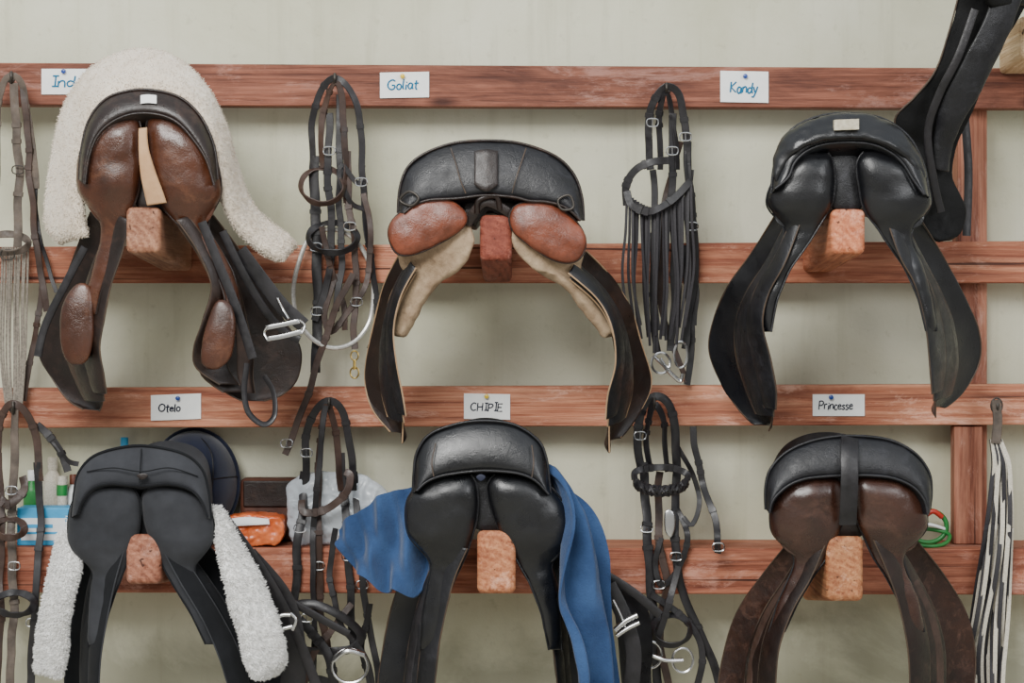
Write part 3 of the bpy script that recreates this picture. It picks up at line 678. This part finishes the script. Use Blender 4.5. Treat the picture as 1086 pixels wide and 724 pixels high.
bridle('black leather bridle with long fly fringe and snaffle bit',[
 ('headpiece',strap([(690,180,.14),(688,140,.15),(694,108,.165),(706,92,.175),(720,100,.17),(727,130,.16),(730,200,.145)],9),'strapb'),
 ('headpiece',strap([(700,180,.145),(700,130,.155),(706,98,.18),(714,120,.165),(718,180,.15)],8,roll=.7),'strapb'),
 ('cheekpiece',strap([(692,180,.14),(694,240,.14),(692,320,.14),(697,375,.14)],8),'strapb'),
 ('cheekpiece',strap([(729,150,.15),(734,220,.145),(736,290,.14),(726,370,.14)],9),'strapb'),
 ('cheekpiece',strap([(714,120,.17),(712,190,.15),(716,280,.14),(712,372,.14)],9),'strapb'),
 ('browband',strap([(664,218,.18),(664,198,.185),(674,180,.19),(690,172,.195),(708,170,.19)],9),'strapb'),
 ('noseband',strap([(665,203,.21),(672,218,.22),(690,224,.225),(712,214,.22),(732,192,.21)],9,.006),'strapb'),
 ('fly_fringe',fr,'cblack','black leather string fringe'),
 ('rein',strap([(722,150,.14),(708,200,.13),(700,280,.13),(704,340,.13),(722,385,.13),(728,405,.13)],7),'strapbr'),
 ('rein',strap([(724,260,.13),(732,330,.13),(733,380,.13),(728,408,.13)],8),'strapb'),
 ('rein',strap([(733,180,.13),(728,240,.13),(738,300,.13),(736,345,.13)],6),'strapb'),
 ('bit',[tube(arc(701,385,10,11,.18),.003,6,True,30),tube(arc(722,376,7,14,.18),.003,6,True,30),tube([(700,380,.185),(708,392,.185),(716,400,.185),(722,404,.185),(724,396,.185)],.005),tube([(694,378,.185),(702,386,.185),(712,396,.185)],.0035)],'steel','steel snaffle bit'),
 ('buckle',[buckle(692,130,.17),buckle(713,160,.18),buckle(734,240,.155),buckle(727,145,.17)],'steel'),
])
KEEP[0]=False; hook(349,430)
LOW[0]=True; KEEP[0]=True
bridle('dark leather bridle with crossed straps and ring bit',[
 ('headpiece',strap([(326,520,.14),(324,470,.15),(332,440,.165),(347,425,.175),(362,434,.17),(370,465,.16),(376,520,.145)],9),'strapb'),
 ('headpiece',strap([(338,520,.145),(338,470,.155),(346,430,.18),(354,450,.165),(362,520,.15)],8,roll=.6),'strapbr'),
 ('cheekpiece',strap([(324,500,.14),(318,560,.14),(314,620,.14),(312,650,.15)],10),'strapb'),
 ('cheekpiece',strap([(338,490,.15),(338,560,.15),(340,640,.15),(350,700,.15)],9),'strapbr'),
 ('cheekpiece',strap([(362,480,.15),(368,560,.15),(372,620,.15),(374,690,.15)],9),'strapb'),
 ('cheekpiece',strap([(376,500,.14),(380,580,.14),(390,650,.14),(402,724,.14)],8),'strapb'),
 ('browband',strap([(320,530,.18),(322,543,.185),(345,540,.19),(368,522,.19),(372,505,.18),(366,500,.175)],9),'strapbr'),
 ('noseband',strap([(300,668,.2),(308,645,.205),(330,640,.21),(360,652,.21),(382,672,.2),(372,688,.2),(335,690,.2),(305,685,.2)],10,closed=True,roll=.3),'strapb'),
 ('rein',strap([(312,652,.21),(332,672,.21),(350,700,.21),(358,745,.2)],11),'strapb'),
 ('rein',strap([(392,640,.18),(385,690,.18),(395,740,.18)],7),'strapb'),
 ('rein',strap([(345,430,.19),(338,500,.19),(332,580,.18),(334,680,.18),(330,745,.18)],7),'strapb'),
 ('rein',strap([(300,690,.18),(310,715,.18),(345,722,.18),(380,745,.18)],9),'strapb'),
 ('rein',strap([(374,640,.19),(352,668,.2),(330,700,.2),(318,745,.2)],8),'strapbr'),
 ('rein',strap([(356,560,.19),(350,610,.19),(362,660,.2),(388,700,.2),(398,745,.2)],7),'strapb'),
 ('bit',[tube(arc(371,706,19,18,.22),.0035,8,True,36),tube([(354,700,.22),(368,690,.225),(386,694,.22)],.006)],'steel','steel ring bit'),
 ('buckle',[buckle(318,560,.15),buckle(338,600,.16),buckle(369,590,.16),buckle(325,655,.215),buckle(384,620,.15),buckle(325,480,.17)],'steel'),
])
LOW[0]=False; KEEP[0]=False; hook(694,430); LOW[0]=True; KEEP[0]=True
pl=[]
for i in range(3):
    pts=[]
    for j in range(40):
        a=j/39
        u=701-28*math.cos(math.pi*a); v=508+14*math.sin(math.pi*a)*.9; ph=a*2*math.pi*5+i*2*math.pi/3
        pts.append((u,v+5*math.sin(ph),.205+.03*math.sin(math.pi*a)+.004*math.cos(2*ph)))
    pl.append(tubew([P(*p) for p in pts],.0045,6))
top=[(673,508,.20),(674,500,.19),(690,496,.18),(712,496,.18),(728,502,.19),(729,508,.20)]
bridle('black bridle with plaited noseband and silver medallion',[
 ('headpiece',strap([(680,500,.14),(676,460,.15),(682,432,.165),(696,420,.175),(710,430,.17),(716,460,.16),(718,500,.145)],10),'strapb'),
 ('headpiece',strap([(690,500,.145),(686,455,.155),(694,428,.18),(704,450,.165),(708,500,.15)],8,roll=.6),'strapb'),
 ('cheekpiece',strap([(682,490,.15),(686,560,.15),(692,640,.15),(698,745,.15)],11),'strapb'),
 ('cheekpiece',strap([(700,500,.15),(698,560,.15),(706,620,.15),(700,680,.15),(714,745,.15)],9),'strapbr'),
 ('cheekpiece',strap([(718,500,.15),(716,580,.15),(728,640,.15),(752,690,.15),(768,745,.15)],10),'strapb'),
 ('noseband',pl+[strap(top,8)],'strapb','plaited black leather noseband'),
 ('browband',strap(arc(712,668,20,16,.2,dd=.02),8,closed=True,roll=.7),'strapb'),
 ('throatlatch',strap([(718,540,.16),(728,570,.16),(722,600,.16),(704,620,.16),(696,600,.16),(700,570,.16)],7),'strapb'),
 ('rein',strap([(736,452,.13),(738,480,.13),(748,520,.13),(757,550,.13),(762,586,.215)],8),'strapb'),
 ('rein',strap([(716,470,.14),(734,500,.14),(742,530,.14),(734,556,.14),(724,548,.14)],6),'strapb'),
 ('rein',strap([(690,630,.18),(730,660,.18),(745,700,.18),(735,745,.18)],8),'strapb'),
 ('rein',strap([(720,600,.19),(706,650,.2),(688,700,.2),(690,745,.2)],8),'strapb'),
 ('medallion',puff([(705,544),(710,540),(716,546),(716,560),(711,570),(705,562)],.20,.195,.003,n=24),'steel','silver oval medallion'),
 ('bit',[tube(arc(690,694,12,14,.21),.003,6,True,30),tube(arc(724,700,11,13,.21),.003,6,True,30),tube([(690,694,.21),(706,700,.215),(724,700,.21)],.005)],'steel','steel snaffle bit'),
 ('buckle',[buckle(686,560,.17),buckle(717,590,.17),buckle(762,580,.222),buckle(699,620,.17),buckle(679,462,.165)],'steel')])
LOW[0]=False; KEEP[0]=False
hook(12,84)
st=[]
for i in range(11):
    u=1+i*2.7; st.append(tube([(u+2,262,.16),(u+random.uniform(-1,1),320,.16+.004*(i%2)),(u+random.uniform(-1.5,1.5),380,.16),(u*.6+6,432,.16)],.0026,6,k=14))
KEEP[0]=True
bridle('dusty brown bridle with corded strands beside the fleece pad',[
 ('headpiece',strap([(-4,200,.15),(-3,130,.155),(2,92,.165),(13,80,.175),(24,92,.165),(32,140,.15),(38,200,.145)],8),'strapgr'),
 ('cheekpiece',strap([(14,88,.17),(18,140,.165),(20,200,.16),(18,262,.16)],10),'strapgr'),
 ('cheekpiece',strap([(24,92,.165),(30,150,.155),(34,220,.15),(42,280,.145),(50,330,.14)],8),'strapbr'),
 ('cheekpiece',strap([(38,190,.14),(40,240,.14),(52,285,.14),(60,310,.14)],5),'strapb'),
 ('noseband',strap(arc(8,258,22,10,.17,dd=.02),9,closed=True,roll=.6),'strapgr'),
 ('cord_strands',st,'dust','bundle of dusty grey cords'),
 ('rein',strap([(45,300,.14),(38,350,.14),(30,400,.14),(26,425,.14)],7),'strapbr'),
 ('buckle',[buckle(19,180,.17),buckle(8,270,.19,6)],'iron')])
KEEP[0]=False; hook(14,434)
LOW[0]=True; KEEP[0]=True
bridle('worn brown leather bridle hanging beside a grey saddle',[
 ('headpiece',strap([(-3,500,.15),(-2,455,.155),(6,434,.165),(15,428,.175),(28,438,.165),(38,465,.155),(42,510,.15)],9),'strapbr'),
 ('cheekpiece',strap([(16,434,.17),(15,500,.16),(12,570,.16),(14,650,.19),(8,740,.19)],10),'strapgr'),
 ('cheekpiece',strap([(40,490,.15),(42,560,.15),(38,620,.2),(34,700,.2),(30,745,.2)],9),'strapb'),
 ('cheekpiece',strap([(-2,480,.15),(2,560,.15),(0,640,.19),(-2,740,.19)],8),'strapbr'),
 ('browband',strap(arc(10,560,16,10,.19,dd=.02),9,closed=True,roll=.6),'strapbr'),
 ('noseband',strap([(-6,520,.18),(8,535,.19),(26,520,.18),(24,505,.17)],10),'strapbr'),
 ('noseband',strap(arc(16,640,20,12,.22,dd=.02),9,closed=True,roll=.6),'strapb'),
 ('rein',strap([(44,455,.15),(58,470,.15),(72,488,.15),(84,492,.15)],6),'strapb'),
 ('rein',strap([(38,450,.15),(52,462,.15),(66,480,.15),(72,500,.15)],9),'strapb'),
 ('buckle',[buckle(15,600,.2),buckle(12,520,.17),buckle(34,660,.2)],'steel')])
LOW[0]=False; KEEP[0]=False; hook(1058,434); LOW[0]=True
a_=[];b_=[]
for i in range(16):
    x=(i-7.5)*.75; ph=i*.45
    pts=[(1056+x*.8,466,.17)]
    for j in range(1,13):
        f=j/12; v=466+f*290
        pts.append((1062-14*f+x*(.8+3.5*f**.7)+9*math.sin(f*5.2+.6)*f+2.4*math.sin(f*11+ph)*f,v,.178+.012*math.sin(f*8+i*1.3)+.02*f))
    g=strap(pts,4.8,.003,k=56,roll=.5*math.sin(i*2.1),roll1=.5*math.cos(i*1.7))
    (a_ if i%2 else b_).append(g)
bridle('black and cream corded girth hanging from a hook',[
 ('cream_cords',a_,'cream'),('black_cords',b_,'cblack'),
 ('end_strap',strap([(1056,424,.185),(1058,445,.18),(1056,470,.18)],10,.005),'strapgr'),
 ('end_ring',tube(arc(1057,430,6,8,.182),.002,8,True,24),'iron')],'string_girth','girth')
LOW[0]=False
# ---------------------------------------------------------------- name cards
def ell(cx,cy,rx,ry,n=12): return [(cx+rx*math.cos(2*math.pi*i/n+1.3),cy+ry*math.sin(2*math.pi*i/n+1.3)) for i in range(n+1)]
G={'I':(.3,[[(.15,0),(.15,1)],[(0,1),(.3,1)],[(0,0),(.3,0)]]),
'n':(.42,[[(0,.58),(0,0)],[(0,.35),(.1,.55),(.22,.58),(.3,.45),(.32,0)]]),
'd':(.48,[[(.3,.48),(.12,.55),(0,.3),(.08,.02),(.22,.05),(.33,.3)],[(.36,1.05),(.34,.3),(.42,0)]]),
'i':(.2,[[(.05,.55),(.05,0)],[(.05,.78),(.08,.86)]]),
'a':(.46,[[(.3,.48),(.12,.56),(0,.3),(.1,0),(.25,.08),(.32,.5)],[(.32,.5),(.32,.1),(.4,0)]]),
'G':(.65,[[(.5,.85),(.3,1),(.05,.78),(0,.35),(.2,0),(.45,.05),(.5,.4),(.28,.42)]]),
'o':(.42,[ell(.16,.28,.16,.27)]),'O':(.68,[ell(.28,.5,.27,.48)]),
'l':(.2,[[(.04,1.05),(.03,.12),(.12,0)]]),
't':(.32,[[(.1,.95),(.1,.12),(.22,0)],[(-.04,.62),(.28,.66)]]),
'K':(.6,[[(.04,1),(.04,0)],[(.45,1),(.06,.48),(.5,0)]]),
'y':(.42,[[(0,.55),(.12,.12),(.2,.1)],[(.34,.58),(.2,.05),(.05,-.35),(-.1,-.3)]]),
'e':(.4,[[(0,.28),(.28,.34),(.18,.56),(.03,.4),(.03,.1),(.18,0),(.34,.1)]]),
'C':(.58,[[(.45,.85),(.25,1),(.02,.7),(.02,.3),(.22,0),(.47,.12)]]),
'H':(.6,[[(0,1),(0,0)],[(.42,1),(.42,0)],[(0,.5),(.42,.52)]]),
'P':(.55,[[(.03,0),(.03,1)],[(.03,1),(.3,1),(.42,.78),(.28,.52),(.03,.5)]]),
'E':(.52,[[(.38,1),(0,1),(0,0),(.4,0)],[(0,.52),(.32,.52)]]),
'r':(.32,[[(0,.56),(0,0)],[(0,.38),(.1,.55),(.24,.54)]]),
's':(.34,[[(.24,.5),(.08,.56),(.03,.4),(.22,.2),(.14,0),(-.02,.06)]]),
'c':(.34,[[(.26,.48),(.1,.56),(0,.28),(.1,0),(.28,.08)]])}
def card(u0,v0,u1,v1,text,x0,x1,ybase,h,ink,pin,pinmat,tilt=0,pen=.0017):
    T=Thing('name_card','white paper card handwritten "%s" pinned to the rail'%text,'name card','horse name cards')
    d=.1125
    T.part('card',box8(u0,v0,v1,u1,v0+tilt,v1+tilt,d+.0015,d-.002),'card')
    tot=sum(G[c][0] for c in text); k=(x1-x0)/tot; gs=[]; x=x0
    for q,c in enumerate(text):
        wd,strokes=G[c]; wob=.5*math.sin(q*2.7+len(text)); hh=h*(1+.07*math.sin(q*1.9))
        for s in strokes:
            pts=[(x+a*k+b*h*.1, ybase+wob-b*hh+tilt*(x-u0)/(u1-u0), d+.0018) for a,b in s]
            n=max(6,len(pts)*4)
            w=[P(*p) for p in (pts if c in 'IEHK' or len(pts)==2 else cr(pts,n))]
            gs.append(tubew(w,pen,5))
        x+=wd*k
    T.part('handwriting',gs,ink)
    for (pu,pv) in pin:
        c=P(pu,pv,d+.001); T.part('push_pin',lathe([(.002,0),(.002,.004),(.0055,.005),(.005,.009),(.001,.0105)],c,'y',14),pinmat)
    T.done()
card(44,73,99,100,'India',55,96,92,11,'inkteal',[(68,76)],'pinblue',0,.0020)
card(403,77,455,104,'Goliat',411,444,95,10,'inkteal',[(427,81)],'pinyel',-1,.0019)
card(764,75,815,108,'Kandy',774,804,98,11,'inkteal',[(790,81)],'pinblue',1,.0020)
card(160,419,213,446,'Otelo',168,192,437,8,'inknavy',[(189,422)],'pinblue',-2)
card(492,417,541,444,'CHIPIE',499,534,435,8,'inknavy',[(516,420)],'pinyel',1,.0015)
card(862,418,917,441,'Princesse',868,905,434,9,'inknavy',[(881,421)],'pinblue',0,.0015)
# ---------------------------------------------------------------- items on the ledge
ZL=P(0,580,SH).z
T=Thing('riding_helmet','navy velvet riding helmet propped upright on the ledge','helmet')
def el(cx,cy,rx,ry,n=16): return [(cx+rx*math.cos(2*math.pi*i/n),cy+ry*math.sin(2*math.pi*i/n)) for i in range(n)]
T.part('helmet_shell',puff(el(206,512,46,56),.05,.02,.11,n=56,bs=(.98,.98),pw=2.0,Q=18),'navy',ang=180)
T.part('helmet_band',tube([(u,v,.055) for u,v in el(206,512,47,57)],.005,8,True,60),'navy')
T.part('helmet_seam',[tube([(206,458,.07),(222,475,.125),(226,500,.147),(222,540,.13)],.0014),tube([(252,505,.06),(240,506,.11),(226,508,.14)],.0014)],'black2')
T.done()
T=Thing('carton','small sky blue and white carton on the ledge','box')
x0=P(19,0,.13).x;x1=P(76,0,.13).x
T.part('carton_body',bx(x0,x1,-.14,-.075,ZL,ZL+.085),'skyblue',.002)
T.part('carton_panel',bx(x0+.01,x1-.012,-.1415,-.14,ZL+.012,ZL+.062),'whitep')
T.part('carton_stripe',[bx(x0+.02,x1-.04,-.1425,-.1415,ZL+.04,ZL+.048),bx(x0+.02,x1-.03,-.1425,-.1415,ZL+.026,ZL+.031)],'skyblue')
T.done()
def bottle(u,d,r,h,mat,cap,label,z=ZL):
    T=Thing('bottle',label,'bottle','grooming bottles'); c=(P(u,0,d).x,-d,z)
    T.part('bottle_body',lathe([(r*.92,0),(r,.004),(r,h*.7),(r*.9,h*.76),(r*.45,h*.83),(r*.42,h*.86)],c,'z',24),mat)
    T.part('bottle_cap',lathe([(r*.5,h*.86),(r*.5,h),(r*.44,h*1.01)],c,'z',20),cap); T.done()
bottle(56,.03,.024,.19,'cream','cream','cream plastic grooming bottle')
bottle(34,.03,.020,.16,'green','whitep','green plastic grooming bottle with white cap')
bottle(78,.03,.018,.15,'whitep','tan','white plastic bottle with brown cap')
bottle(98,.03,.018,.17,'skyblue','whitep','blue plastic bottle with white cap')
bottle(132,.03,.018,.235,'whitep','skyblue','tall slim white bottle standing on the ledge')
T=Thing('paper_tube','cream cardboard tube standing behind a blue carton','tube')
c=(P(66,0,.055).x,-.056,ZL)
T.part('tube_body',lathe([(.012,0),(.012,.15),(.0095,.15),(.0095,.01)],c,'z',22),'cream'); T.part('tube_band',lathe([(.0124,.105),(.0126,.11),(.0126,.125),(.0124,.13)],c,'z',22),'green'); T.done()
T=Thing('snack_packet','crinkled orange and white plastic packet lying on the ledge','packet')
T.part('wrapper',puff([(234,560),(237,550),(262,545),(290,547),(300,550),(301,564),(297,575),(285,578),(250,579),(236,572)],.155,.07,.010,n=100,Q=24,bs=(.97,.95),pw=4),'orange',fuzz=(.004,55),ang=180)
T.part('wrapper_print',loft([(242,550,.170,243,558,.174),(262,548,.172,264,557,.176),(285,550,.170,286,556,.172)],t=.003,n=16,m=6),'whitep')
T.done()
T=Thing('leather_case','brown leather case lying on the ledge','case')
T.part('case_body',bx(P(252,0,.1).x,P(322,0,.1).x,-.065,-.01,ZL,ZL+.145),'cloth_br',.012)
T.part('case_flap',bx(P(256,0,.1).x,P(318,0,.1).x,-.071,-.065,ZL+.08,ZL+.14),'dkbrown',.003)
T.done()
T=Thing('plastic_bag','crumpled translucent plastic bag on the ledge','plastic bag')
T.part('bag_body',puff([(305,540),(304,518),(318,504),(350,501),(386,504),(408,518),(412,548),(400,574),(350,578),(316,577),(306,564)],.125,.085,.024,n=140,Q=32,bs=(.9,.9)),'bag',fuzz=(.007,26),ang=180)
T.part('bag_contents',puff([(318,560),(325,535),(350,528),(372,540),(378,566),(366,576),(330,576)],.105,.09,.01,bs=(.9,.9)),'whitep')
T.done()
T=Thing('plastic_hoop','looped green and red plastic handle piece on the ledge','plastic loop')
T.part('hoop',tube([(u,v,.08) for u,v in el(984,558,20,17)],.0055,8,True,50),'green')
T.part('hoop_base',[tube([(962,570,.10),(970,577,.14),(990,579,.15),(1004,575,.12),(1006,566,.09),(986,561,.07),(968,563,.08)],.0045,8,True,50)],'green')
T.part('hoop_bar',tube([(966,560,.08),(984,556,.09),(1003,561,.08)],.004),'whitep')
T.part('hoop_clip',tube([(982,546,.085),(990,542,.09),(999,548,.085)],.006),'redp')
T.done()
# ---------------------------------------------------------------- light & camera
wd=bpy.data.worlds.new('World'); bpy.context.scene.world=wd; wd.use_nodes=True
wn=wd.node_tree; bg=wn.nodes['Background']
tc=wn.nodes.new('ShaderNodeTexCoord'); sp=wn.nodes.new('ShaderNodeSeparateXYZ'); wn.links.new(tc.outputs['Generated'],sp.inputs[0])
r=wn.nodes.new('ShaderNodeValToRGB'); r.color_ramp.elements[0].position=.0; r.color_ramp.elements[0].color=(.42,.41,.38,1)
r.color_ramp.elements[1].position=.6; r.color_ramp.elements[1].color=(.86,.92,.98,1)
wn.links.new(sp.outputs['Z'],r.inputs['Fac']); wn.links.new(r.outputs['Color'],bg.inputs['Color']); bg.inputs['Strength'].default_value=1.1
def area(loc,tgt,size,e,col):
    l=bpy.data.lights.new('area_light','AREA'); l.shape='RECTANGLE'; l.size=size[0]; l.size_y=size[1]; l.energy=e; l.color=col
    o=bpy.data.objects.new('area_light',l); bpy.context.collection.objects.link(o); o.location=loc
    o.rotation_euler=(Vector(tgt)-Vector(loc)).to_track_quat('-Z','Y').to_euler()
area((-1.2,-4.2,3.8),(0,0,1.15),(2.2,1.5),265,(1,.99,.96))
area((2.6,-3.5,2.6),(0,0,1.4),(1.2,1.2),40,(.97,.98,1))
cam=bpy.data.cameras.new('camera'); co=bpy.data.objects.new('camera',cam); bpy.context.collection.objects.link(co)
co.location=(0,-D,ZH); co.rotation_euler=(math.pi/2,0,0); cam.sensor_width=36; cam.lens=36*(D/S)/1086
cam.shift_y=-(362-VH)/1086
bpy.context.scene.camera=co
